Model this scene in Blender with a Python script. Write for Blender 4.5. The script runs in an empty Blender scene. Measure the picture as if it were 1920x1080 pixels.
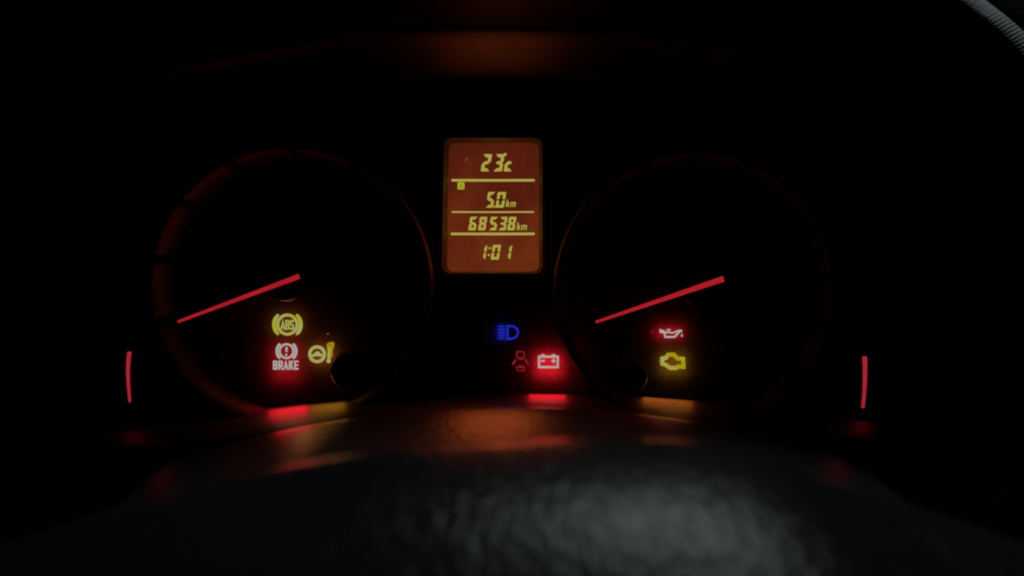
import bpy, bmesh, math, random
from mathutils import Vector, Matrix
from mathutils.geometry import tessellate_polygon
random.seed(7)
S = bpy.context.scene
COL = S.collection
R = math.radians

# ------------------------------------------------------------------ camera, world, light
D = 0.32                     # camera to dial face, metres
cam = bpy.data.cameras.new('camera')
cam.sensor_width = 36; cam.lens = 30
cam.clip_start = 0.005; cam.clip_end = 20
cam.dof.use_dof = True; cam.dof.focus_distance = 0.318; cam.dof.aperture_fstop = 6.0
camo = bpy.data.objects.new('camera', cam); COL.objects.link(camo)
camo.location = (0, -D, 0); camo.rotation_euler = (R(90), 0, 0)
S.camera = camo

w = bpy.data.worlds.new('World'); S.world = w; w.use_nodes = True
w.node_tree.nodes['Background'].inputs[0].default_value = (0.5, 0.6, 0.7, 1)
w.node_tree.nodes['Background'].inputs[1].default_value = 0.0004
S.view_settings.view_transform = 'Standard'; S.view_settings.look = 'None'
S.view_settings.exposure = 0; S.view_settings.gamma = 1
S.cycles.use_denoising = True
S.cycles.filter_width = 2.0
S.cycles.max_bounces = 6
S.cycles.sample_clamp_indirect = 4

def area(name, loc, target, sx, sy, power, col, spread=180):
    l = bpy.data.lights.new(name, 'AREA'); l.shape = 'RECTANGLE'; l.size = sx; l.size_y = sy
    l.energy = power; l.color = col; l.spread = R(spread)
    o = bpy.data.objects.new(name, l); COL.objects.link(o)
    o.location = loc
    d = Vector(target) - Vector(loc)
    o.rotation_euler = d.to_track_quat('-Z', 'Y').to_euler()
    return o
# weak cool night light from an unseen window, placed above right for the wheel's sheen
area('window_light', (0.175, -0.045, 0.50), (0.03, -0.18, -0.04), 0.28, 0.05, 1.05, (0.86, 0.97, 1.0))

# ------------------------------------------------------------------ helpers
MM = 0.001
def W(px, py, y=0.0):
    """measurement taken on the 1920 px photograph -> world point at depth y"""
    k = (D + y) / 1600.0
    return Vector(((px - 960) * k, y, (540 - py) * k))
def K(y=0.0): return (D + y) / 1600.0
def lin(c): 
    c /= 255.0
    return c / 12.92 if c <= 0.04045 else ((c + 0.055) / 1.055) ** 2.4
def rgb(r, g, b): return (lin(r), lin(g), lin(b), 1)

def mat(name):
    m = bpy.data.materials.new(name); m.use_nodes = True
    return m, m.node_tree.nodes, m.node_tree.links
def plastic(name, col, rough=0.4, ior=1.5, spec=0.5, noise=0.0, nscale=400, bump=0.0, bscale=900, metallic=0.0, coat=0.0, aniso=0.0):
    m, n, l = mat(name); b = n['Principled BSDF']
    b.inputs['Base Color'].default_value = (*col[:3], 1)
    b.inputs['Roughness'].default_value = rough; b.inputs['IOR'].default_value = ior
    b.inputs['Specular IOR Level'].default_value = spec; b.inputs['Metallic'].default_value = metallic
    b.inputs['Coat Weight'].default_value = coat
    tc = n.new('ShaderNodeTexCoord')
    if noise:
        t = n.new('ShaderNodeTexNoise'); t.inputs['Scale'].default_value = nscale; t.inputs['Detail'].default_value = 5
        l.new(tc.outputs['Object'], t.inputs['Vector'])
        mr = n.new('ShaderNodeMapRange'); mr.inputs[3].default_value = max(0.02, rough - noise); mr.inputs[4].default_value = rough + noise
        l.new(t.outputs['Fac'], mr.inputs[0]); l.new(mr.outputs[0], b.inputs['Roughness'])
    if bump:
        t = n.new('ShaderNodeTexNoise'); t.inputs['Scale'].default_value = bscale; t.inputs['Detail'].default_value = 3
        l.new(tc.outputs['Object'], t.inputs['Vector'])
        bp = n.new('ShaderNodeBump'); bp.inputs['Strength'].default_value = bump; bp.inputs['Distance'].default_value = 0.0006
        l.new(t.outputs['Fac'], bp.inputs['Height']); l.new(bp.outputs['Normal'], b.inputs['Normal'])
    return m
def glow(name, c1, c2=None, scale=260, strength=1.0, lo=0.35, hi=0.65):
    """a backlit symbol or painted glint: emission with the LED's own uneven colour"""
    m, n, l = mat(name); n.remove(n['Principled BSDF'])
    e = n.new('ShaderNodeEmission'); e.inputs[1].default_value = strength
    if c2:
        tc = n.new('ShaderNodeTexCoord'); t = n.new('ShaderNodeTexNoise')
        t.inputs['Scale'].default_value = scale; t.inputs['Detail'].default_value = 2
        l.new(tc.outputs['Object'], t.inputs['Vector'])
        r = n.new('ShaderNodeValToRGB'); r.color_ramp.elements[0].position = lo; r.color_ramp.elements[1].position = hi
        r.color_ramp.elements[0].color = c1; r.color_ramp.elements[1].color = c2
        l.new(t.outputs['Fac'], r.inputs[0]); l.new(r.outputs[0], e.inputs[0])
    else: e.inputs[0].default_value = c1
    l.new(e.outputs[0], n['Material Output'].inputs[0])
    return m
def film(name):
    """printed dial film: nearly black front, lets a little of the LEDs behind through"""
    m, n, l = mat(name); b = n['Principled BSDF']
    b.inputs['Base Color'].default_value = (0.006, 0.006, 0.006, 1); b.inputs['Roughness'].default_value = 0.42
    b.inputs['Specular IOR Level'].default_value = 0.25
    tr = n.new('ShaderNodeBsdfTranslucent')
    tc = n.new('ShaderNodeTexCoord'); t = n.new('ShaderNodeTexNoise')
    t.inputs['Scale'].default_value = 420; t.inputs['Detail'].default_value = 6; t.inputs['Roughness'].default_value = 0.65
    l.new(tc.outputs['Object'], t.inputs['Vector'])
    r = n.new('ShaderNodeValToRGB'); r.color_ramp.elements[0].position = 0.25; r.color_ramp.elements[1].position = 0.75
    r.color_ramp.elements[0].color = (0.20, 0.20, 0.20, 1); r.color_ramp.elements[1].color = (0.36, 0.36, 0.36, 1)
    l.new(t.outputs['Fac'], r.inputs[0]); l.new(r.outputs[0], tr.inputs[0])
    a = n.new('ShaderNodeAddShader'); l.new(b.outputs[0], a.inputs[0]); l.new(tr.outputs[0], a.inputs[1])
    l.new(a.outputs[0], n['Material Output'].inputs[0])
    return m

M_red = glow('needle_red', rgb(164, 25, 38), rgb(172, 30, 40), 90)
M_redbar = glow('bar_red', rgb(160, 32, 48), rgb(168, 37, 52), 90)
M_white = glow('symbol_pinkish_white', rgb(178, 162, 162), rgb(164, 166, 160), 300)
M_battery = glow('symbol_warm_white', rgb(184, 160, 154), rgb(172, 150, 146), 200)
M_yellow = glow('symbol_yellow', rgb(160, 160, 34), rgb(164, 164, 92), 110, lo=0.4, hi=0.62)
M_steer = glow('symbol_steering_yellow', rgb(164, 156, 40), rgb(160, 164, 108), 130, lo=0.4, hi=0.6)
M_engine = glow('symbol_engine_yellow', rgb(158, 146, 14), rgb(166, 162, 78), 120, lo=0.42, hi=0.6)
M_amber = glow('reflection_amber', rgb(158, 100, 8), rgb(150, 132, 16), 250)
M_blue = glow('symbol_blue', rgb(26, 32, 172), rgb(34, 42, 190), 200)
M_bluedim = glow('symbol_blue_dim', rgb(10, 14, 130))
M_dimred = glow('symbol_dim_red', rgb(118, 18, 28), rgb(142, 26, 36), 300)
M_lcd = glow('lcd_segment', rgb(168, 157, 58), rgb(173, 160, 72), 120)
M_lcdbar = glow('lcd_bar', rgb(176, 162, 82), rgb(168, 158, 70), 60)
M_lcdbox = glow('lcd_box', rgb(162, 162, 34))
M_lcdboxletter = glow('lcd_box_letter', rgb(128, 138, 12))
M_film = film('dial_film')
M_black = plastic('black_plastic', (0.006, 0.006, 0.0065), 0.45, noise=0.08, bump=0.08)
M_shroud = plastic('shroud_plastic', (0.008, 0.008, 0.008), 0.44, ior=1.5, spec=0.36, noise=0.05, bump=0.10, bscale=700)
M_floor = plastic('gloss_floor', (0.012, 0.012, 0.012), 0.46, ior=1.8, noise=0.05, bump=0.2, bscale=330)
M_hood = plastic('hood_plastic', (0.004, 0.004, 0.004), 0.5, spec=0.07, bump=0.1, bscale=1200)
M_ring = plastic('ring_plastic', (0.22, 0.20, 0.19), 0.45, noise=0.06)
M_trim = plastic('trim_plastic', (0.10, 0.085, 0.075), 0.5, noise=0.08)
M_tick = plastic('tick_plastic', (0.02, 0.022, 0.026), 0.3)
M_knob = plastic('knob_plastic', (0.01, 0.01, 0.01), 0.22)
M_collar = plastic('collar_plastic', (0.5, 0.48, 0.45), 0.25)
M_rim = plastic('rim_plastic', (0.012, 0.010, 0.010), 0.65, spec=0.05)
M_cap = plastic('cap_plastic', (0.012, 0.012, 0.012), 0.42)

def obj(name, bm, m, parent=None, smooth=False, loc=None):
    me = bpy.data.meshes.new(name)
    bmesh.ops.recalc_face_normals(bm, faces=bm.faces)
    bm.to_mesh(me); bm.free()
    me.materials.append(m)
    if smooth:
        for p in me.polygons: p.use_smooth = True
    o = bpy.data.objects.new(name, me); COL.objects.link(o)
    if parent: 
        o.parent = parent
        o.matrix_parent_inverse = Matrix.Translation(-world_loc(parent))
    return o
def world_loc(o):
    v = Vector(o.location); p = o.parent
    if p is not None and o.matrix_parent_inverse: v = v + o.matrix_parent_inverse.translation + world_loc(p)
    return v
def empty(name, loc, parent=None):
    o = bpy.data.objects.new(name, None); COL.objects.link(o); o.empty_display_size = 0.01
    o.location = loc
    if parent:
        o.parent = parent; o.matrix_parent_inverse = Matrix.Translation(-world_loc(parent))
    return o
def tag(o, label=None, cat=None, group=None, kind=None):
    if label: o['label'] = label
    if cat: o['category'] = cat
    if group: o['group'] = group
    if kind: o['kind'] = kind
    return o

# --- flat symbols: outlines are in photo pixels, laid on the face and extruded towards the driver
def V2(p, y): return W(p[0], p[1], y)
def ribbon_loops(pts, wd, closed=False):
    n = len(pts); P = [Vector((p[0], p[1])) for p in pts]
    wds = wd if isinstance(wd, (list, tuple)) else [wd] * n
    L, Rr = [], []
    for i in range(n):
        if closed: a, b = P[i - 1], P[(i + 1) % n]
        else: a, b = P[max(0, i - 1)], P[min(n - 1, i + 1)]
        d1 = (P[i] - a); d2 = (b - P[i])
        if d1.length < 1e-6: d1 = d2
        if d2.length < 1e-6: d2 = d1
        d1.normalize(); d2.normalize()
        n1 = Vector((-d1.y, d1.x)); n2 = Vector((-d2.y, d2.x))
        m = n1 + n2
        if m.length < 1e-4: m = n1.copy()
        m.normalize()
        s = 1.0 / max(0.45, m.dot(n1))
        off = m * (wds[i] / 2 * s)
        L.append(P[i] + off); Rr.append(P[i] - off)
    return L, Rr
def add_ribbon(bm, pts, wd, y0, th=0.0004, closed=False, cap=True):
    if cap and not closed:                         # slightly rounded ends
        w0 = wd[0] if isinstance(wd, (list, tuple)) else wd
        w1 = wd[-1] if isinstance(wd, (list, tuple)) else wd
        a = Vector(pts[0]); b = Vector(pts[1]); c = Vector(pts[-1]); d = Vector(pts[-2])
        ea = a + (a - b).normalized() * w0 * 0.22; ec = c + (c - d).normalized() * w1 * 0.22
        pts = [tuple(ea)] + list(pts) + [tuple(ec)]
        wl = list(wd) if isinstance(wd, (list, tuple)) else [wd] * (len(pts) - 2)
        wd = [w0 * 0.6] + wl + [w1 * 0.6]
    L, Rr = ribbon_loops(pts, wd, closed)
    n = len(L)
    f = [(bm.verts.new(V2(L[i], y0 - th)), bm.verts.new(V2(Rr[i], y0 - th))) for i in range(n)]
    k = [(bm.verts.new(V2(L[i], y0)), bm.verts.new(V2(Rr[i], y0))) for i in range(n)]
    rng = range(n) if closed else range(n - 1)
    for i in rng:
        j = (i + 1) % n
        bm.faces.new((f[i][0], f[j][0], f[j][1], f[i][1]))
        bm.faces.new((k[i][0], k[i][1], k[j][1], k[j][0]))
        bm.faces.new((f[i][0], k[i][0], k[j][0], f[j][0]))
        bm.faces.new((f[i][1], f[j][1], k[j][1], k[i][1]))
    if not closed:
        bm.faces.new((f[0][0], f[0][1], k[0][1], k[0][0]))
        bm.faces.new((f[-1][0], k[-1][0], k[-1][1], f[-1][1]))
def add_poly(bm, pts, y0, th=0.0004):
    f = [bm.verts.new(V2(p, y0 - th)) for p in pts]; k = [bm.verts.new(V2(p, y0)) for p in pts]
    tris = tessellate_polygon([[Vector((p[0], p[1], 0)) for p in pts]])
    for t in tris:
        bm.faces.new([f[i] for i in t]); bm.faces.new([k[i] for i in reversed(t)])
    n = len(pts)
    for i in range(n):
        j = (i + 1) % n; bm.faces.new((f[i], f[j], k[j], k[i]))
def arc(cx, cy, r, a0, a1, n=16, rx=None):
    rx = rx or r
    return [(cx + rx * math.cos(R(a0 + (a1 - a0) * i / n)), cy - r * math.sin(R(a0 + (a1 - a0) * i / n))) for i in range(n + 1)]
def circ(cx, cy, r, n=40): return arc(cx, cy, r, 0, 360, n)[:-1]
def sym(name, parent, m, y0, ribbons=(), polys=(), th=0.0004):
    bm = bmesh.new()
    for q, (pts, wd, cl) in enumerate(ribbons): add_ribbon(bm, pts, wd, y0 - q * 0.00003, th, cl)
    for q, pts in enumerate(polys): add_poly(bm, pts, y0 - 0.00002 - q * 0.00003, th)
    return obj(name, bm, m, parent)
def letter(ch, parent, m, x, y, wd, ht, sw, y0, name='letter', slant=0.0):
    """stroke letters; (x, y) top left in pixels"""
    def q(u, v): return (x + u * wd + slant * (1 - v) * ht, y + v * ht)
    h = sw / 2 / wd; g = sw / 2 / ht
    G = {
     'A': [([q(h*.6, 1-g*.3), q(.5, g), q(1-h*.6, 1-g*.3)], False), ([q(.25, .68), q(.75, .68)], False)],
     'B': [([q(h, g), q(.72, g), q(1-h, .16), q(1-h, .38), q(.72, .48), q(1-h, .6), q(1-h, .84), q(.72, 1-g), q(h, 1-g)], True), ([q(h, .48), q(.62, .48)], False)],
     'R': [([q(h, 1-g*.4), q(h, g), q(.74, g), q(1-h, .17), q(1-h, .4), q(.74, .53), q(h, .53)], False), ([q(.55, .56), q(1-h*.8, 1-g*.4)], False)],
     'K': [([q(h, g*.4), q(h, 1-g*.4)], False), ([q(1-h, g*.4), q(h*1.5, .52)], False), ([q(.45, .44), q(1-h*.8, 1-g*.4)], False)],
     'E': [([q(1-h*.5, g), q(h, g), q(h, 1-g), q(1-h*.5, 1-g)], False), ([q(h, .5), q(.82, .5)], False)],
     'S': [([q(1-h*.7, .2), q(.75, g), q(.28, g), q(h, .17), q(h, .36), q(.3, .47), q(.72, .53), q(1-h, .64), q(1-h, .84), q(.72, 1-g), q(.26, 1-g), q(h*.7, .8)], False)],
     'k': [([q(h, 0), q(h, 1-g*.4)], False), ([q(1-h, .36), q(h*1.6, .68)], False), ([q(.5, .6), q(1-h*.8, 1-g*.4)], False)],
     'm': [([q(h, .36), q(h, 1-g*.4)], False), ([q(h, .44), q(.2+h, .38), q(.42, .38), q(.5, .5), q(.5, 1-g*.4)], False), ([q(.5, .46), q(.64, .38), q(.86, .38), q(1-h, .5), q(1-h, 1-g*.4)], False)],
    }
    return sym(name, parent, m, y0, [(p, sw, c) for p, c in G[ch]])

# --- solids
def lathe(name, prof, cx, cz, m, parent, n=96, a0=0, a1=360, smooth=True, close_prof=False):
    """prof: list of (radius, y); axis along y through (cx, cz); angles counter-clockwise from +x as the driver sees them"""
    bm = bmesh.new(); full = abs(a1 - a0) >= 360
    rings = []
    steps = n if full else n + 1
    for i in range(steps):
        a = R(a0 + (a1 - a0) * i / n)
        rings.append([bm.verts.new((cx + r * math.cos(a), y, cz + r * math.sin(a))) for r, y in prof])
    k = len(prof)
    for i in range(n):
        A = rings[i]; B = rings[(i + 1) % len(rings)]
        for j in range(k if close_prof else k - 1):
            jj = (j + 1) % k
            if prof[j][0] == 0 and prof[jj][0] == 0: continue
            bm.faces.new((A[j], B[j], B[jj], A[jj]))
    if not full and close_prof:
        bm.faces.new(rings[0]); bm.faces.new(list(reversed(rings[-1])))
    bmesh.ops.remove_doubles(bm, verts=bm.verts, dist=1e-7)
    return obj(name, bm, m, parent, smooth)
def grid_surface(name, rows, m, parent, thick=0.0015, smooth=True, closed_u=False):
    """rows of points -> sheet with real thickness"""
    bm = bmesh.new(); vs = [[bm.verts.new(p) for p in r] for r in rows]
    for i in range(len(vs) - 1):
        k = len(vs[i])
        for j in range(k if closed_u else k - 1):
            jj = (j + 1) % k
            bm.faces.new((vs[i][j], vs[i][jj], vs[i + 1][jj], vs[i + 1][j]))
    o = obj(name, bm, m, parent, smooth)
    if thick:
        md = o.modifiers.new('thickness', 'SOLIDIFY'); md.thickness = thick; md.offset = -1
    return o

# ------------------------------------------------------------------ shroud, hood, cowl, dashboard
def floor_z(x): return -0.0394 - 0.6 * (x - 0.004) ** 2
def ceil_z(x): return 0.0765 - 1.1 * (x + 0.006) ** 2
SH_L, SH_R = -0.185, 0.178
hood = empty('instrument_hood', (0, -0.04, -0.045))
tag(hood, 'black plastic hood wrapped round the gauges, its underside catching orange light', 'instrument hood')
def lerp(a, b, t): return a + (b - a) * t
xs = [lerp(SH_L, SH_R, i / 60) for i in range(61)]
# inner floor: shiny strip below the dials with a rolled front lip
rows = []
for y, dz in [(0.004, 0.0), (-0.012, 0.0), (-0.024, 0.0), (-0.030, 0.0), (-0.034, -0.0001), (-0.038, -0.0003), (-0.042, -0.0006), (-0.046, -0.0011), (-0.050, -0.0018), (-0.053, -0.0029), (-0.0545, -0.0050), (-0.0545, -0.016)]:
    t = max(0.0, -y - 0.026) / 0.0285
    rows.append([(x, y, floor_z(x) + dz - 0.0100 * min(1, t) ** 1.2 * math.exp(-((x + 0.002) / 0.042) ** 4)) for x in xs])
grid_surface('floor', rows, M_floor, hood, 0.0012)
rows = []
for y, dz in [(0.004, -0.0058), (0.0, -0.0028), (-0.005, 0.0002), (-0.010, 0.0031), (-0.016, 0.0066), (-0.022, 0.0098), (-0.0255, 0.0117), (-0.0268, 0.0128), (-0.0272, 0.0142), (-0.0272, 0.022)]:
    rows.append([(x, y, ceil_z(x) + dz) for x in xs])
grid_surface('ceiling_panel', rows, M_shroud, hood, 0.0012)
for sx in (SH_L, SH_R):
    s = 1 if sx > 0 else -1
    rows = []
    for y, dx in [(0.004, 0), (-0.03, 0), (-0.05, 0.001), (-0.054, 0.005), (-0.054, 0.012)]:
        rows.append([(sx + s * dx, y, lerp(floor_z(sx) - 0.012, ceil_z(sx) + 0.014, t / 8)) for t in range(9)])
    grid_surface('side_wall', rows, M_black, hood, 0.0012)
# outer visor: big rolled opening nearest the driver
def rim_pt(a, sc=1.0, off=(0, 0)):
    c, s = math.cos(a), math.sin(a)
    ax = 0.1615 if c > 0 else 0.205
    az = 0.1045 if s > 0 else 0.085
    e = 2 / 2.7
    return (sc * ax * math.copysign(abs(c) ** e, c) + off[0], sc * az * math.copysign(abs(s) ** e, s) + off[1])
angs = [2 * math.pi * i / 160 for i in range(160)]
def visor_rows(prof):
    rows = []
    for y, d in prof:
        r = []
        for a in angs:
            x, z = rim_pt(a); L = math.hypot(x, z)
            t = max(0.0, min(1.0, (-x - 0.015) / 0.05)); t = t * t * (3 - 2 * t)       # the roof flares up more on the passenger side
            k = (L + (lerp(d[0], d[1], t) if isinstance(d, tuple) else d)) / L
            z2 = z * k
            if z2 < -0.068: z2 = -0.068 + (z2 + 0.068) * 0.4
            r.append((x * k, y, z2))
        rows.append(r)
    return rows
grid_surface('visor', visor_rows([(-0.026, -0.0148), (-0.036, (-0.0134, -0.0078)), (-0.050, (-0.0118, -0.0028)), (-0.060, (-0.0108, -0.0016)), (-0.068, (-0.0050, -0.0008)), (-0.074, -0.0003), (-0.0785, 0.0), (-0.080, 0.0003), (-0.0805, 0.0008), (-0.079, 0.0016), (-0.070, 0.004), (-0.03, 0.008), (0.06, 0.012)]),
             M_hood, hood, 0, closed_u=True)

# dashboard behind the hood: grained pad whose rolled edge shows past the hood at top right
def fabric():
    m, n, l = mat('dash_grain'); b = n['Principled BSDF']
    b.inputs['Roughness'].default_value = 0.75
    b.inputs['Specular IOR Level'].default_value = 0.3
    tc = n.new('ShaderNodeTexCoord')
    t = n.new('ShaderNodeTexNoise'); t.inputs['Scale'].default_value = 900; t.inputs['Detail'].default_value = 4
    l.new(tc.outputs['Object'], t.inputs['Vector'])
    r = n.new('ShaderNodeValToRGB'); r.color_ramp.elements[0].color = (0.10, 0.108, 0.111, 1); r.color_ramp.elements[1].color = (0.25, 0.262, 0.264, 1)
    l.new(t.outputs['Fac'], r.inputs[0]); l.new(r.outputs[0], b.inputs['Base Color'])
    bp = n.new('ShaderNodeBump'); bp.inputs['Strength'].default_value = 0.7; bp.inputs['Distance'].default_value = 0.0006
    l.new(t.outputs['Fac'], bp.inputs['Height']); l.new(bp.outputs[0], b.inputs['Normal'])
    return m
M_dash = fabric()
M_deep = plastic('deep_black_plastic', (0.004, 0.004, 0.004), 0.8, spec=0.05)  # even near-black base colour
dash = empty('dashboard', (0.16, 0.06, 0.05))
tag(dash, 'grey grained dashboard pad showing past the hood in the upper right corner', 'dashboard')
rows = []
NA = 400
for i in range(NA + 1):
    a = R(lerp(8, 62, i / NA))
    x0, z0 = rim_pt(a); L = math.hypot(x0, z0)
    r = []
    for j in range(15):
        ph = R(lerp(-70, 110, j / 14))
        rib = 0.0003 * max(0, math.sin(i * 1.35)) * max(0.0, min(1.0, (41.5 - math.degrees(a)) / 4))
        rad = 0.0135 + rib
        off = 0.0680 + 0.004 * max(0.0, min(1.2, (43 - math.degrees(a)) / 11)) + rad * math.sin(ph)
        k = (L + off) / L
        r.append((x0 * k, 0.045 - rad * math.cos(ph) * 1.4, z0 * k))
    rows.append(r)
grid_surface('padded_edge', rows, M_dash, dash, 0)
rows = []
for q, (off, y) in enumerate([(0.0815, 0.044), (0.087, 0.056), (0.12, 0.075), (0.35, 0.11)]):
    rr = []
    for i in range(61):
        a = R(lerp(-25, 120, i / 60)); x0, z0 = rim_pt(a); L = math.hypot(x0, z0); k = (L + off) / L
        rr.append((x0 * k, y, z0 * k))
    rows.append(rr)
grid_surface('top_panel', rows, M_deep, dash, 0.002)
# vent rim added beyond the pad to catch a glint
M_chrome = plastic('dull_chrome', (0.03, 0.03, 0.03), 0.2, metallic=1.0)
vent = empty('added_vent', (0.220, 0.04, 0.112))
tag(vent, 'small dark vent rim added to catch a glint in the upper right corner', 'air vent')
lathe('vent_ring', [(0.0145, 0.045), (0.0140, 0.041), (0.0132, 0.0398), (0.0124, 0.041), (0.0120, 0.047), (0.0145, 0.047)], 0.219, 0.127, M_chrome, vent, 48, close_prof=True)
for k in range(4):
    bm = bmesh.new(); bmesh.ops.create_cube(bm, size=1, matrix=Matrix.Translation((0.219, 0.0445, 0.1195 + k * 0.005)) @ Matrix.Rotation(R(25), 4, 'X') @ Matrix.Diagonal((2 * math.sqrt(0.0122**2 - (-0.0075 + k * 0.005)**2), 0.004, 0.0008, 1)))
    obj('slat', bm, M_black, vent)

# steering column cowl between the dials and the wheel
cowl = empty('steering_column_cowl', (0, -0.085, -0.07))
tag(cowl, 'black plastic steering column cover below the dials, glowing orange from the display', 'column cover')
def cowl_z(x): return -0.0368 - 1.5 * x * x
rows = []
cx_ = [lerp(-0.105, 0.105, i / 60) for i in range(61)]
for y, dz in [(-0.0560, -0.02), (-0.0560, -0.0035), (-0.0563, -0.0019), (-0.0573, -0.0012), (-0.060, -0.0014), (-0.067, -0.0034), (-0.075, -0.0060), (-0.086, -0.0102), (-0.10, -0.017), (-0.125, -0.03)]:
    rows.append([(x, y, cowl_z(x) + (dz if y > -0.0574 else -0.0012 + (dz + 0.0012) * (0.35 + 0.65 * math.exp(-(x / 0.045) ** 4)))) for x in cx_])
M_cowl = plastic('cowl_plastic', (0.02, 0.02, 0.02), 0.35, ior=1.6, noise=0.06, bump=0.28, bscale=520)
grid_surface('upper_shell', rows, M_cowl, cowl, 0.0015)

# ------------------------------------------------------------------ steering wheel (close to the camera, out of focus)
def leather():
    m, n, l = mat('grained_leather'); b = n['Principled BSDF']
    b.inputs['Base Color'].default_value = (0.009, 0.0095, 0.0105, 1)
    b.inputs['Roughness'].default_value = 0.25
    b.inputs['Specular IOR Level'].default_value = 0.14
    tc = n.new('ShaderNodeTexCoord')
    mp = n.new('ShaderNodeMapping'); mp.inputs['Scale'].default_value = (1.25, 0.55, 0.7); l.new(tc.outputs['Object'], mp.inputs[0])
    t = n.new('ShaderNodeTexNoise'); t.inputs['Scale'].default_value = 560; t.inputs['Detail'].default_value = 3; t.inputs['Distortion'].default_value = 0.0
    l.new(mp.outputs[0], t.inputs['Vector'])
    v = n.new('ShaderNodeTexVoronoi'); v.inputs['Scale'].default_value = 700; l.new(mp.outputs[0], v.inputs['Vector'])
    ad = n.new('ShaderNodeMath'); ad.operation = 'MULTIPLY_ADD'; ad.inputs[1].default_value = 0.25
    l.new(v.outputs['Distance'], ad.inputs[0]); l.new(t.outputs['Fac'], ad.inputs[2])
    bp = n.new('ShaderNodeBump'); bp.inputs['Strength'].default_value = 0.75; bp.inputs['Distance'].default_value = 0.0006
    l.new(ad.outputs[0], bp.inputs['Height']); l.new(bp.outputs[0], b.inputs['Normal'])
    return m
M_leather = leather()
wheel = empty('steering_wheel', (0, -0.17, -0.07))
tag(wheel, 'black grained steering wheel hub in front of the gauges with a grey sheen', 'steering wheel')
YC = -0.150                                       # crest of the pad
def interp(tab, x):
    """smooth cubic through the crest points"""
    n = len(tab)
    if x <= tab[0][0]: return tab[0][1]
    if x >= tab[-1][0]: return tab[-1][1]
    m = []
    for i in range(n):
        a, b = tab[max(0, i - 1)], tab[min(n - 1, i + 1)]
        m.append((b[1] - a[1]) / (b[0] - a[0]))
    for i in range(n - 1):
        (x0, f0), (x1, f1) = tab[i], tab[i + 1]
        if x <= x1:
            h = x1 - x0; t = (x - x0) / h
            return (2*t**3 - 3*t*t + 1) * f0 + (t**3 - 2*t*t + t) * h * m[i] + (3*t*t - 2*t**3) * f1 + (t**3 - t*t) * h * m[i + 1]
def crest(px_tab): return [(W(px, py - 22, YC).x, W(px, py - 22, YC).z) for px, py in px_tab]
pad_tab = crest([(-100, 1110), (100, 1035), (260, 978), (400, 932), (520, 902), (660, 876), (820, 860), (1000, 850), (1150, 847), (1280, 851), (1390, 866), (1480, 893), (1560, 930), (1640, 968), (1740, 1015), (1850, 1070)])
def profile(r1, r2, r3, a1=15, a2=34, n=(10, 10, 12)):
    """cross-section of the padded hub: tight crest, flatter shoulder, rounded towards the driver; (towards driver, down)"""
    pts = []; x = z = 0.0; step = []
    for k in range(8): step.append((-15.0, r1))
    for k in range(8): step.append((a1 / 8, r1))
    for k in range(12): step.append(((a2 - a1) / 12, r2))
    for k in range(12): step.append(((118 - a2) / 12, r3))
    back = [(0.0, 0.0)]; th = 0.0
    for k in range(8):
        t2 = th - 11.0; m = R((th + t2) / 2); L = r1 * 1.6 * R(11.0); back.append((back[-1][0] - L * math.cos(m), back[-1][1] - L * math.sin(-m))); th = t2
    pts = list(reversed(back)); th = 0.0; x = z = 0.0
    for d, r in step[8:]:
        m = R(th + d / 2); L = r * R(d); x += L * math.cos(m); z -= L * math.sin(m); th += d; pts.append((x, z))
    return pts
def pad_surface(name, tab, x0, x1, nx, m, prof, ynear=0.0):
    rows = []
    for i in range(nx + 1):
        x = lerp(x0, x1, i / nx); zc = interp(tab, x)
        rows.append([(x, YC + ynear - p, zc + q) for p, q in prof])
    return grid_surface(name, rows, m, wheel, 0)
pad_surface('airbag_pad', pad_tab, pad_tab[0][0], pad_tab[-1][0], 80, M_leather, profile(0.016, 0.092, 0.030, 14, 36))
rs = crest([(1440, 925), (1520, 934), (1580, 945), (1650, 961), (1800, 1002), (1920, 1045), (2150, 1120)])
pad_surface('spoke', rs, rs[0][0], rs[-1][0], 40, M_leather, profile(0.016, 0.06, 0.03), ynear=0.006)
ls = crest([(-250, 1120), (0, 1050), (150, 1000), (300, 965), (420, 945)])
pad_surface('spoke', ls, ls[0][0], ls[-1][0], 40, M_leather, profile(0.016, 0.06, 0.03), ynear=0.006)

# ------------------------------------------------------------------ centre panel (face plate with openings for dials and display)
RIM_Y = -0.018
GR = 264 * K(RIM_Y)
LC = W(539, 536, RIM_Y); RC = W(1310, 545, RIM_Y)
panel = empty('instrument_cluster', (0, 0.002, -0.04))
tag(panel, 'black face plate between the two round gauges with blue headlight and red battery lights', 'instrument cluster')
def circle_pts(c, r, n=72): return [Vector((c.x + r * math.cos(2 * math.pi * i / n), c.z + r * math.sin(2 * math.pi * i / n), 0)) for i in range(n)]
LCD = (832, 258, 1018, 513)
a = W(LCD[0], LCD[1]); b_ = W(LCD[2], LCD[3])
outer = [Vector((-0.19, -0.062, 0)), Vector((0.185, -0.062, 0)), Vector((0.185, 0.09, 0)), Vector((-0.19, 0.09, 0))]
holes = [circle_pts(LC, GR - 0.0005), circle_pts(RC, GR - 0.0005), [Vector((a.x, a.z, 0)), Vector((b_.x, a.z, 0)), Vector((b_.x, b_.z, 0)), Vector((a.x, b_.z, 0))]]
polys = [outer] + holes
flat = [p for pl in polys for p in pl]
bm = bmesh.new(); vs = [bm.verts.new((p.x, 0.0, p.y)) for p in flat]
for t in tessellate_polygon(polys):
    try: bm.faces.new([vs[i] for i in t])
    except ValueError: pass
obj('face_plate', bm, M_film, panel)
bm = bmesh.new(); bmesh.ops.create_cube(bm, size=1, matrix=Matrix.Translation((-0.0025, 0.0365, 0.014)) @ Matrix.Diagonal((0.374, 0.004, 0.150, 1)))
obj('housing_back', bm, M_black, panel)

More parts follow.
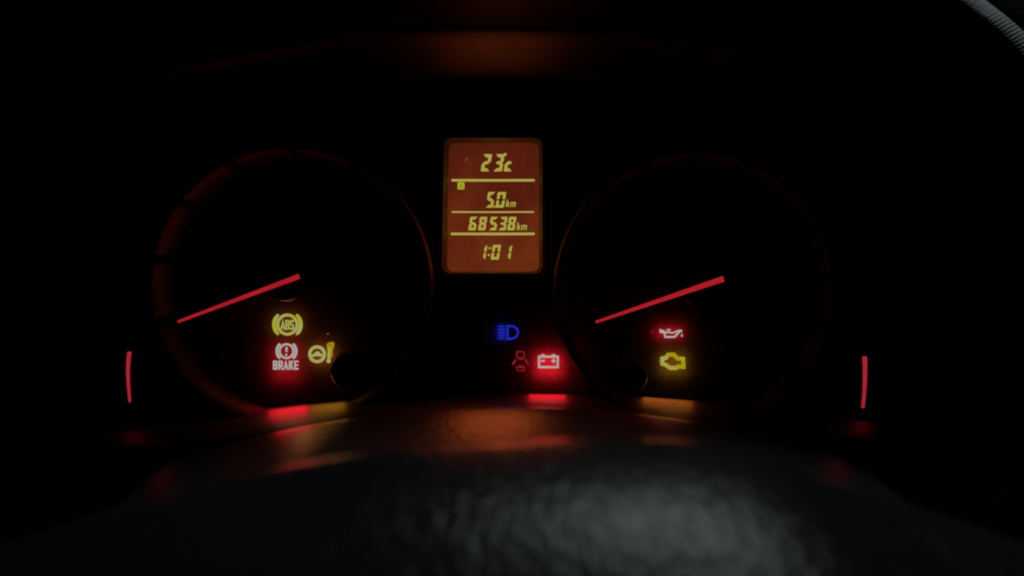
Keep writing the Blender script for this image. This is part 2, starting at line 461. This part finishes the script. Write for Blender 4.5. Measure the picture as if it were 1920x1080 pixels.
SY = -0.0006      # symbols sit just proud of the film
def led(name, px0, py0, px1, py1, y, power, col, front=None, fcol=None, fbox=None):
    """the LED behind a warning symbol (shines through the film) and an added lamp in front that brightens the reflections"""
    c = W((px0 + px1) / 2, (py0 + py1) / 2); sx = (px1 - px0) * K(); sy = (py1 - py0) * K()
    area(name, (c.x, y, c.z), (c.x, -1, c.z), sx, sy, power, col)
    if front:
        bx = fbox or (px0, py0, px1, py1)
        c = W((bx[0] + bx[2]) / 2, (bx[1] + bx[3]) / 2)
        area(name + '_reflection_fill', (c.x, -0.0015, c.z), (c.x, -1, c.z), (bx[2] - bx[0]) * K(), (bx[3] - bx[1]) * K(), front, fcol or col)  # added lamp before the film, set for the reflections on floor and cowl

RED = (1.0, 0.013, 0.026); YEL = (1.0, 0.55, 0.03); AMB = (1.0, 0.36, 0.03); BLU = (0.03, 0.05, 1.0); ORG = (1.0, 0.14, 0.028); ORG2 = (1.0, 0.22, 0.03)

# high beam (blue)
hb = empty('high_beam_light', W(953, 623), panel); tag(hb, 'blue headlight symbol above the red battery symbol')
for yy in (611.9, 617.7, 623.5, 629.3, 635.0):
    sym('beam_line', hb, M_blue, SY, [([(934, yy), (946.5, yy)], 2.3, False)])
sym('lamp_outline', hb, M_blue, SY, [([(951.6, 611.4), (958, 611.2), (964, 612.6), (969, 616.4), (971.6, 623.3), (969, 630.2), (964, 634), (958, 635.4), (951.6, 635.2)], 4.0, True)])
led('high_beam_led', 934, 612, 947, 635, 0.0012, 0.00004, BLU)
# door ajar (dim red)
da = empty('door_ajar_light', W(976, 676), panel); tag(da, 'dim red car symbol with both doors open beside the battery symbol')
sym('car_front', da, M_dimred, SY, [([(969, 671), (969.4, 659.4), (982.8, 659.4), (983.2, 671)], 2.6, False)])
sym('windscreen', da, M_dimred, SY, polys=[[(970.5, 669.6), (982, 669.6), (981, 674.2), (976, 676), (971.5, 674.2)]])
sym('open_door', da, M_dimred, SY, [([(967.4, 674.5), (961.4, 682.8)], 4.2, False)])
sym('open_door', da, M_dimred, SY, [([(984.6, 674.5), (990.4, 682.8)], 4.2, False)])
sym('car_rear', da, M_dimred, SY, [([(968.6, 686), (969, 693.4), (972, 695), (980, 695), (983, 693.4), (983.4, 686)], 2.2, False)], [[(970.5, 687.5), (973, 684.8), (979, 684.8), (981.6, 687.5), (979, 690.4), (973, 690.4)]])
# battery
bt = empty('battery_light', W(1028, 677), panel); tag(bt, 'white battery symbol glowing in a red halo')
sym('case_outline', bt, M_battery, SY, [([(1010.8, 668.8), (1045.8, 668.8), (1045.8, 688.4), (1010.8, 688.4)], 4.2, True)])
sym('terminal', bt, M_battery, SY, polys=[[(1013.6, 667.5), (1015, 664), (1021, 664), (1022.4, 667.5)]])
sym('terminal', bt, M_battery, SY, polys=[[(1033.8, 667.5), (1035.2, 664), (1040.6, 664), (1042, 667.5)]])
sym('minus_sign', bt, M_battery, SY, polys=[[(1014, 674.8), (1021.6, 674.8), (1021.6, 678.4), (1014, 678.4)]])
sym('plus_sign', bt, M_battery, SY, polys=[[(1036.6, 672.4), (1039.6, 672.4), (1040, 675), (1042.2, 675.2), (1042.2, 678), (1040, 678.2), (1039.6, 680.8), (1036.6, 680.8), (1036.2, 678.2), (1034, 678), (1034, 675.2), (1036.2, 675)]])
led('battery_led', 1004, 664, 1054, 706, 0.0028, 0.00075, RED, 0.0016, RED, (992, 690, 1060, 734))

# ------------------------------------------------------------------ the two round gauges
def gauge(C, ticks, label, needle_pts, needle_w, cap_px):
    g = empty('dial_gauge', (C.x, 0, C.z)); tag(g, label, 'gauge', 'round gauges with red needles')
    bm = bmesh.new(); c0 = bm.verts.new((C.x, 0, C.z)); n = 96
    vs = [bm.verts.new((C.x + GR * math.cos(2 * math.pi * i / n), 0, C.z + GR * math.sin(2 * math.pi * i / n))) for i in range(n)]
    for i in range(n): bm.faces.new((c0, vs[i], vs[(i + 1) % n]))
    obj('dial_face', bm, M_film, g)
    a = [t - 2.0 for t in ticks[:-1]]
    # lit wall of the surround, one piece between each pair of ticks
    prof = [(GR - 0.0030, -0.0012), (GR - 0.0008, RIM_Y + 0.002), (GR + 0.0006, RIM_Y + 0.002), (GR + 0.0006, -0.0012)]
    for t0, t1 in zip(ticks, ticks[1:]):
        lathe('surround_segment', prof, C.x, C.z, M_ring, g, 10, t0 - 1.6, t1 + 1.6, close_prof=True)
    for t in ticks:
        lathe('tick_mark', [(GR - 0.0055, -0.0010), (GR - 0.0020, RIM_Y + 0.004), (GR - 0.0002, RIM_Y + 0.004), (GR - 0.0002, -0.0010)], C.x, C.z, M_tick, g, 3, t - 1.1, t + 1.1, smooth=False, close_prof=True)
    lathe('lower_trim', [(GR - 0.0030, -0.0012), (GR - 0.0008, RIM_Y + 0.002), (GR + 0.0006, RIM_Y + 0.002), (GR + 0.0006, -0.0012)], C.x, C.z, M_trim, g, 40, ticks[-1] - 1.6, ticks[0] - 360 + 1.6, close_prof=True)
    lathe('front_rim', [(GR - 0.0010, RIM_Y + 0.0018), (GR - 0.0008, RIM_Y + 0.0005), (GR - 0.0002, RIM_Y), (GR + 0.0006, RIM_Y + 0.0002), (GR + 0.0011, RIM_Y + 0.001), (GR + 0.0013, 0.0), (GR + 0.0007, 0.0), (GR + 0.0007, RIM_Y + 0.0018)], C.x, C.z, M_rim, g, 128, close_prof=True)
    # needle and hub
    ny = -0.0095
    nd = empty('needle', W(*needle_pts[1], ny), g)
    bm = bmesh.new()
    (x0, y0), (x1, y1) = needle_pts
    pts = [(lerp(x0, x1, t), lerp(y0, y1, t)) for t in (0, 0.05, 0.3, 0.6, 1.0)]
    add_ribbon(bm, pts, [lerp(needle_w[0], needle_w[1], t) for t in (0, 0.05, 0.3, 0.6, 1.0)], ny, 0.0011, cap=False)
    obj('pointer', bm, M_red, nd)
    cp = W(*cap_px, -0.006); rr = 37 * K(-0.006)
    lathe('hub_cap', [(rr * 0.98, -0.0005), (rr, -0.004), (rr * 0.97, -0.0058), (rr * 0.9, -0.0066), (0.0, -0.0070)], cp.x, cp.z, M_cap, nd, 64)
    return g
def knob(parent, px, py, r_px, y1):
    c = W(px, py, y1); r = r_px * K(y1)
    k = lathe('reset_knob', [(r * 0.94, -0.0004), (r * 0.97, y1 * 0.75), (r * 0.95, y1 * 0.93), (r * 0.86, y1), (r * 0.72, y1 + 0.0008), (0.0, y1 + 0.0014)], c.x, c.z, M_knob, parent, 64)
    c0 = W(px, py, y1); r0 = r + 0.0002
    lathe('knob_collar', [(r0, -0.0003), (r0 + 0.00005, -0.0012), (r0 + 0.0003, -0.0015), (r0 + 0.00055, -0.0012), (r0 + 0.0006, -0.0003)], c0.x, c0.z, M_collar, parent, 72)
    return k

tl = [195 - 26.5 * i for i in range(9)]
gl = gauge(LC, tl, 'round dark gauge with yellow ABS and red BRAKE lights under its red needle', ((333, 603.5), (561, 518)), (5.2, 9.6), (535, 529))
tr_ = [195 - 21 * i for i in range(12)]
gr = gauge(RC, tr_, 'round dark gauge with red oil can and yellow engine lights under its red needle', ((1117, 604), (1357, 522.5)), (5.0, 11.0), (1312, 538))

# ABS
ab = empty('abs_light', W(539, 609), gl); tag(ab, 'yellow ABS symbol in a bracketed ring')
sym('ring', ab, M_yellow, SY, [(circ(538.9, 608.6, 18.0, 44), 5.4, True)])
sym('bracket', ab, M_yellow, SY, [(arc(538.9, 608.6, 25.0, 133, 227, 14), [4.4, 5.6, 6.6] + [7.4] * 9 + [6.6, 5.6, 4.4], False)])
sym('bracket', ab, M_yellow, SY, [(arc(538.9, 608.6, 25.0, -47, 47, 14), [4.4, 5.6, 6.6] + [7.4] * 9 + [6.6, 5.6, 4.4], False)])
for i, ch in enumerate('ABS'):
    letter(ch, ab, M_yellow, 526.2 + i * 8.6, 599.8, 8.2, 18.6, 3.3, SY)
led('abs_led', 516, 592, 562, 626, 0.0036, 0.00012, ORG2, 0.0007, ORG2, (516, 585, 562, 632))
# brake
bk = empty('brake_light', W(537, 670), gl); tag(bk, 'white exclamation mark ring over the word BRAKE in a red halo')
sym('ring', bk, M_white, SY, [(circ(537.2, 658.4, 12.9, 40), 4.0, True)])
sym('bracket', bk, M_white, SY, [(arc(537.2, 658.4, 18.2, 134, 226, 12), 4.9, False)])
sym('bracket', bk, M_white, SY, [(arc(537.2, 658.4, 18.2, -46, 46, 12), 4.9, False)])
sym('exclamation_mark', bk, M_white, SY, [([(537.2, 651.6), (537.0, 659.4)], [4.6, 3.4], False)], [circ(536.8, 665.4, 2.2, 14)])
for i, ch in enumerate('BRAKE'):
    letter(ch, bk, M_white, 511.8 + i * 9.9, 676.2, 8.7, 17.0, 3.2, SY)
led('brake_led', 512, 646, 562, 712, 0.0030, 0.00046, RED, 0.0018, RED, (504, 715, 576, 748))
# power steering
ps = empty('steering_light', W(605, 664), gl); tag(ps, 'yellow steering wheel and exclamation mark symbol')
sym('wheel_rim', ps, M_steer, SY, [(circ(594.6, 664.2, 13.8, 40), 6.0, True)])
sym('wheel_spokes', ps, M_steer, SY - 0.0001, polys=[[(582.8, 666.0), (589, 662.8), (592, 659.4), (595, 658.6), (598, 659.4), (601, 662.8), (606.6, 665.4), (606.6, 670.6), (601, 668.6), (595, 667.6), (588.6, 668.6), (583, 671)]])
sym('exclamation_mark', ps, M_steer, SY, [([(617.8, 652), (617.0, 671.5)], [7.2, 6.6], False)], [circ(616.0, 676.8, 4.0, 18)])
sym('painted_reflection', ps, M_amber, SY + 0.0001, polys=[[(612.2, 654), (612.4, 644.5), (616.5, 642.2), (624, 640.8), (627.4, 643.6), (626.4, 650), (624, 656.5), (623.6, 668), (621.6, 671), (621.4, 656)]])  # reflection of the mark's light, painted as a glowing amber shape
led('steering_led', 584, 652, 624, 678, 0.0036, 0.00015, ORG2, 0.00038, AMB, (582, 712, 646, 740))
knob(gl, 651, 696, 34, -0.010)
# oil
def z3(p): return (1200 + p[0] / 7.714, 580 + p[1] / 7.714)
oi = empty('oil_light', W(1258, 625), gr); tag(oi, 'white oil can symbol in a red halo')
sym('can_outline', oi, M_white, SY, [([z3(p) for p in [(352, 335), (366, 400), (500, 400), (572, 322), (604, 308)]], 3.6, False), ([z3(p) for p in [(352, 335), (420, 332), (470, 342), (560, 308), (604, 308)]], 3.0, False)])
sym('handle', oi, M_white, SY, [([z3(p) for p in [(295, 300), (350, 318), (350, 342), (295, 326)]], 3.2, True)])
sym('filler_cap', oi, M_white, SY, [([z3((385, 294)), z3((438, 294))], 2.2, False), ([z3((411, 296)), z3((411, 328))], 2.6, False)])
sym('oil_drop', oi, M_white, SY, polys=[[z3(p) for p in [(604, 346), (614, 366), (620, 384), (612, 398), (600, 398), (592, 384), (596, 366)]]])
led('oil_led', 1230, 614, 1280, 634, 0.0024, 0.00020, RED, 0.0001, RED)
# engine
en = empty('engine_light', W(1261, 678), gr); tag(en, 'yellow engine outline symbol')
sym('engine_outline', en, M_engine, SY, [([z3(p) for p in [(410, 655), (488, 655), (545, 712), (622, 716), (628, 832), (556, 826), (524, 848), (434, 846), (376, 806), (326, 790), (324, 712), (376, 702)]], 7.6, True)])
led('engine_led', 1240, 664, 1284, 700, 0.0030, 0.00015, AMB, 0.0006, ORG2, (1205, 705, 1298, 742))
knob(gr, 1190, 708, 26, -0.014)

# glints beside the symbols, painted as small glowing specks
M_glintr = glow('glint_red', rgb(104, 14, 22), rgb(60, 8, 14), 700); M_glinto = glow('glint_orange', rgb(126, 66, 34)); M_glinty = glow('glint_yellow', rgb(118, 84, 16))
sym('painted_glint', gr, M_glintr, SY + 0.0001, polys=[[(1219.5, 619), (1222, 617.4), (1225.4, 621), (1228, 625.6), (1224, 627), (1220.6, 624.4)]])
sym('painted_glint', gr, M_glintr, SY + 0.0001, polys=[[(1234, 604.5), (1236.4, 603.8), (1236.8, 606), (1234.6, 606.6)]])
sym('painted_glint', gr, M_glinty, SY + 0.0001, ribbons=[([(1234.6, 673.5), (1236.2, 678), (1238, 683.5)], 1.5, False)])
sym('painted_glint', gl, M_glinto, SY + 0.0001, polys=[[(612.4, 625.6), (615, 624.2), (617.4, 625), (615.6, 627.4), (612.8, 627.6)]])
sym('painted_glint', gl, M_glintr, SY + 0.0001, polys=[[(618, 628.4), (622.6, 630), (620.4, 631), (617.6, 630)]])
for nm, (ax_, az_), L_ in (('left_needle_fill', (447, 560), 1), ('right_needle_fill', (1237, 563), 2)):  # added lamps aimed up from the needles to redden the hood
    c = W(ax_, az_, -0.0112); o = area(nm, c, (c.x, c.y - 0.6, c.z + 0.8), 238 * K(), 6 * K(), 0.00055 if L_ == 1 else 0.00025, RED, 120)

# ------------------------------------------------------------------ small curved side gauges
def side_gauge(px_c, pts, w0, w1, label):
    c = W(px_c, 712); s = empty('side_gauge', (c.x, 0, c.z)); tag(s, label, 'side gauge', 'curved red side gauges')
    bm = bmesh.new(); n = len(pts)
    add_ribbon(bm, pts, [lerp(w0, w1, i / (n - 1)) for i in range(n)], -0.0012, 0.0007)
    obj('light_bar', bm, M_redbar, s)
    bm = bmesh.new(); add_ribbon(bm, pts, w0 + 5, -0.0004, 0.0006); obj('bar_backing', bm, M_black, s)
    return s
side_gauge(241, [(242.6, 661), (240.4, 680), (239.8, 697), (240.4, 716), (242, 738), (243.4, 753)], 8.2, 5.0, 'curved red light bar beside the gauge with the ABS light')
side_gauge(1621, [(1621.4, 670), (1622.0, 690), (1621.8, 712), (1620.6, 736), (1618.0, 764)], 9.2, 6.4, 'curved red light bar beside the gauge with the oil can light')
for nm, px in (('left_bar_fill', 241), ('right_bar_fill', 1621)):
    c = W(px, 735); area(nm, (c.x, -0.0028, c.z), (c.x, -1, c.z), 0.002, 0.012, 0.00003, RED)  # added lamps before the bars, for the red spots on the floor

# ------------------------------------------------------------------ trip display
disp = empty('trip_display', W(925, 513, -0.002)); tag(disp, 'orange backlit display reading 23c, 5.0 km, 68538 km and 1:01', 'display')
LY = -0.001
def lcd_screen():
    m, n, l = mat('lcd_backlight'); n.remove(n['Principled BSDF'])
    tc = n.new('ShaderNodeTexCoord'); t = n.new('ShaderNodeTexNoise'); t.inputs['Scale'].default_value = 45; t.inputs['Detail'].default_value = 3
    l.new(tc.outputs['Object'], t.inputs['Vector'])
    t2 = n.new('ShaderNodeTexNoise'); t2.inputs['Scale'].default_value = 500; t2.inputs['Detail'].default_value = 3; l.new(tc.outputs['Object'], t2.inputs['Vector'])
    sp = n.new('ShaderNodeSeparateXYZ'); l.new(tc.outputs['Object'], sp.inputs[0])
    mr = n.new('ShaderNodeMapRange'); mr.inputs[1].default_value = 0.056; mr.inputs[2].default_value = 0.006; l.new(sp.outputs['Z'], mr.inputs[0])
    ad = n.new('ShaderNodeMath'); ad.operation = 'MULTIPLY_ADD'; ad.inputs[1].default_value = 0.8; l.new(t.outputs['Fac'], ad.inputs[0])
    m2 = n.new('ShaderNodeMath'); m2.operation = 'MULTIPLY_ADD'; m2.inputs[1].default_value = 0.34; l.new(mr.outputs[0], m2.inputs[0]); 
    m3 = n.new('ShaderNodeMath'); m3.operation = 'MULTIPLY'; m3.inputs[1].default_value = 0.16; l.new(t2.outputs['Fac'], m3.inputs[0]); l.new(m3.outputs[0], m2.inputs[2])
    l.new(m2.outputs[0], ad.inputs[2])
    r = n.new('ShaderNodeValToRGB'); cr = r.color_ramp
    cr.elements[0].position = 0.36; cr.elements[0].color = rgb(62, 22, 11)
    cr.elements[1].position = 0.9; cr.elements[1].color = rgb(110, 48, 18)
    e = cr.elements.new(0.62); e.color = rgb(88, 30, 14)
    l.new(ad.outputs[0], r.inputs[0])
    em = n.new('ShaderNodeEmission'); l.new(r.outputs[0], em.inputs[0]); l.new(em.outputs[0], n['Material Output'].inputs[0])
    return m
def rrect(x0, y0, x1, y1, r, n=6, skew=0):
    p = []
    for cx, cy, a0 in ((x1 - r, y0 + r, 0), (x0 + r, y0 + r, 90), (x0 + r, y1 - r, 180), (x1 - r, y1 - r, 270)):
        for i in range(n + 1):
            a = R(a0 + 90 * i / n); x = cx + r * math.cos(a); y = cy - r * math.sin(a)
            t = (y - y0) / (y1 - y0)
            p.append((x + (skew * t if x < (x0 + x1) / 2 else -skew * t * 0.2), y))
    return p
bm = bmesh.new(); add_poly(bm, rrect(842, 268, 1010, 509, 13, skew=-4), LY + 0.0008, 0.0008)
obj('screen', bm, lcd_screen(), disp)
# moulded surround: chamfered frame that picks up the backlight
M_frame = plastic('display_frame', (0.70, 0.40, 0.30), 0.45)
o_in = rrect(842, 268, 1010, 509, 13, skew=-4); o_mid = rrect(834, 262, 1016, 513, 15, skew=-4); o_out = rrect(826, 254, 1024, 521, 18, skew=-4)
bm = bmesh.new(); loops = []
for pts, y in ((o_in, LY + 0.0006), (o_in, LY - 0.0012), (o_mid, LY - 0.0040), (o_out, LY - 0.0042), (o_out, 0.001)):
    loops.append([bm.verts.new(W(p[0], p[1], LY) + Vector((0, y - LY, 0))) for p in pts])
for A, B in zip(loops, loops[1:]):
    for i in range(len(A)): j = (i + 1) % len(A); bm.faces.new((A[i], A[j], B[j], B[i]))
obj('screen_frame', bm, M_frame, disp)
# dividers
DY = LY - 0.0002
for (x0, x1, y, wd) in ((846.5, 1002.5, 338, 4.6), (846.5, 1001.5, 397.5, 3.0), (845.5, 1002.5, 438.5, 4.8)):
    sym('divider_bar', disp, M_lcdbar, DY, [([(x0 + 1, y), (lerp(x0, x1, .5), y + 0.2), (x1 - 1, y)], wd, False)], th=0.0002)
bx = sym('trip_marker', disp, M_lcdbox, DY, polys=[rrect(857.8, 341.6, 871, 355.2, 2)], th=0.0002)
letter('A', bx, M_lcdboxletter, 861.4, 344.4, 6.0, 8.2, 1.5, DY - 0.0003)
# seven-segment digits: each a part, each lit bar a sub-part
SEG = {'0': 'abcdef', '1': 'bc', '2': 'abged', '3': 'abgcd', '5': 'afgcd', '6': 'afgedc', '8': 'abcdefg', 'c': 'ged'}
def digit(ch, xl, yt, wd, ht, sw, slant=0.16, name='digit'):
    d = empty(name, W(xl + wd / 2, yt + ht, DY), disp)
    def q(u, v): return (xl + u + slant * (ht - v), yt + v)
    h = sw / 2; g = 0.35; mid = ht / 2
    def hbar(v, l0, l1, kind):
        if kind == 'top': return [q(0.4, v - h), q(wd - 0.4, v - h), q(wd - sw * .9, v + h), q(sw * .9, v + h)]
        if kind == 'bot': return [q(sw * .9, v - h), q(wd - sw * .9, v - h), q(wd - 0.4, v + h), q(0.4, v + h)]
        return [q(sw * .35, v), q(sw * .95, v - h), q(wd - sw * .95, v - h), q(wd - sw * .35, v), q(wd - sw * .95, v + h), q(sw * .95, v + h)]
    def vbar(u, v0, v1, side, up):
        x0, x1 = (u - h, u + h)
        if side == 'r':
            return [q(x1, v0 + (0.4 if up else h * .7)), q(x1, v1 - (h * .7 if up else 0.4)), q(u, v1 - g if up else v1 - h), q(x0, v1 - (h * 1.1 if up else sw)), q(x0, v0 + (sw if up else h * 1.1)), q(u, v0 + (h if up else g))]
        return [q(x0, v0 + (0.4 if up else h * .7)), q(u, v0 + (h if up else g)), q(x1, v0 + (sw if up else h * 1.1)), q(x1, v1 - (h * 1.1 if up else sw)), q(u, v1 - (g if up else h)), q(x0, v1 - (h * .7 if up else 0.4))]
    shapes = {'a': hbar(h, 0, wd, 'top'), 'd': hbar(ht - h, 0, wd, 'bot'), 'g': hbar(mid, 0, wd, 'mid'),
              'b': vbar(wd - h, 0, mid, 'r', True), 'c': vbar(wd - h, mid, ht, 'r', False),
              'f': vbar(h, 0, mid, 'l', True), 'e': vbar(h, mid, ht, 'l', False)}
    for k, s in enumerate(SEG[ch]):
        sym('segment', d, M_lcd, DY - k * 0.00002, polys=[shapes[s]], th=0.0002)
    return d
# 23 c
digit('2', 901.2, 289, 16.4, 32.4, 6.2); digit('3', 924.8, 289, 16.4, 32.4, 6.2); digit('c', 944.4, 289, 15.2, 32.4, 6.0)
sym('degree_dot', disp, M_lcd, DY - 0.0002, polys=[circ(947.3, 289.6, 2.9, 18)], th=0.0002)
# 5.0 km
digit('5', 910.6, 360, 13.6, 29.4, 5.3); digit('0', 928.8, 360, 15.8, 29.4, 5.3)
sym('decimal_point', disp, M_lcd, DY, polys=[[(925.4, 385.6), (929.2, 385.6), (928.6, 389.2), (924.8, 389.2)]], th=0.0002)
letter('k', disp, M_lcd, 948.2, 374.8, 6.6, 13.2, 2.3, DY, 'unit_letter', 0.14)
letter('m', disp, M_lcd, 956.4, 374.8, 10.0, 13.2, 2.1, DY, 'unit_letter', 0.14)
# 68538 km
for ch, x in zip('68538', (877.8, 896.0, 916.4, 934.0, 950.6)):
    digit(ch, x, 406.5, 14.0, 25.4, 5.0)
letter('k', disp, M_lcd, 968.4, 417.6, 6.8, 13.8, 2.3, DY, 'unit_letter', 0.14)
letter('m', disp, M_lcd, 976.8, 417.6, 10.4, 13.8, 2.1, DY, 'unit_letter', 0.14)
# 1:01
digit('1', 895.6, 459, 14.2, 27.8, 4.8); digit('0', 920.0, 459, 15.2, 27.8, 5.0); digit('1', 942.2, 459, 14.2, 27.8, 4.8)
for yy in (463.5, 476.5):
    sym('colon_dot', disp, M_lcd, DY, polys=[[(917.0 - (yy - 463) * .16, yy), (921.2 - (yy - 463) * .16, yy), (920.6 - (yy - 463) * .16, yy + 3.6), (916.4 - (yy - 463) * .16, yy + 3.6)]], th=0.0002)
# fine scratches over the display, their glint painted as emission
M_scr = glow('scratch_glow', rgb(120, 52, 22)); M_scr2 = glow('scratch_bright', rgb(150, 100, 80))
for pts, wd, mm in (([(889, 442), (898, 451), (909, 459), (916, 464)], 1.0, M_scr), ([(893, 443), (905, 451)], .8, M_scr), ([(951, 489), (958, 494), (963, 500)], 1.0, M_scr),
                ([(871.5, 301), (873, 299.5)], 1.4, M_scr2), ([(875, 297.2), (876.5, 296.2)], 1.7, M_scr2), ([(981.5, 283), (982, 300), (981.5, 312)], .7, M_scr)):
    sym('scratch', disp, mm, DY, [(pts, wd, False)], th=0.0001)
c = W(925, 388, LY - 0.0045)
area('display_backlight', (c.x, c.y, c.z), (c.x, -1, c.z), 170 * K(), 240 * K(), 0.015, ORG)  # added lamp before the screen, strengthens its reflections on hood and cowl
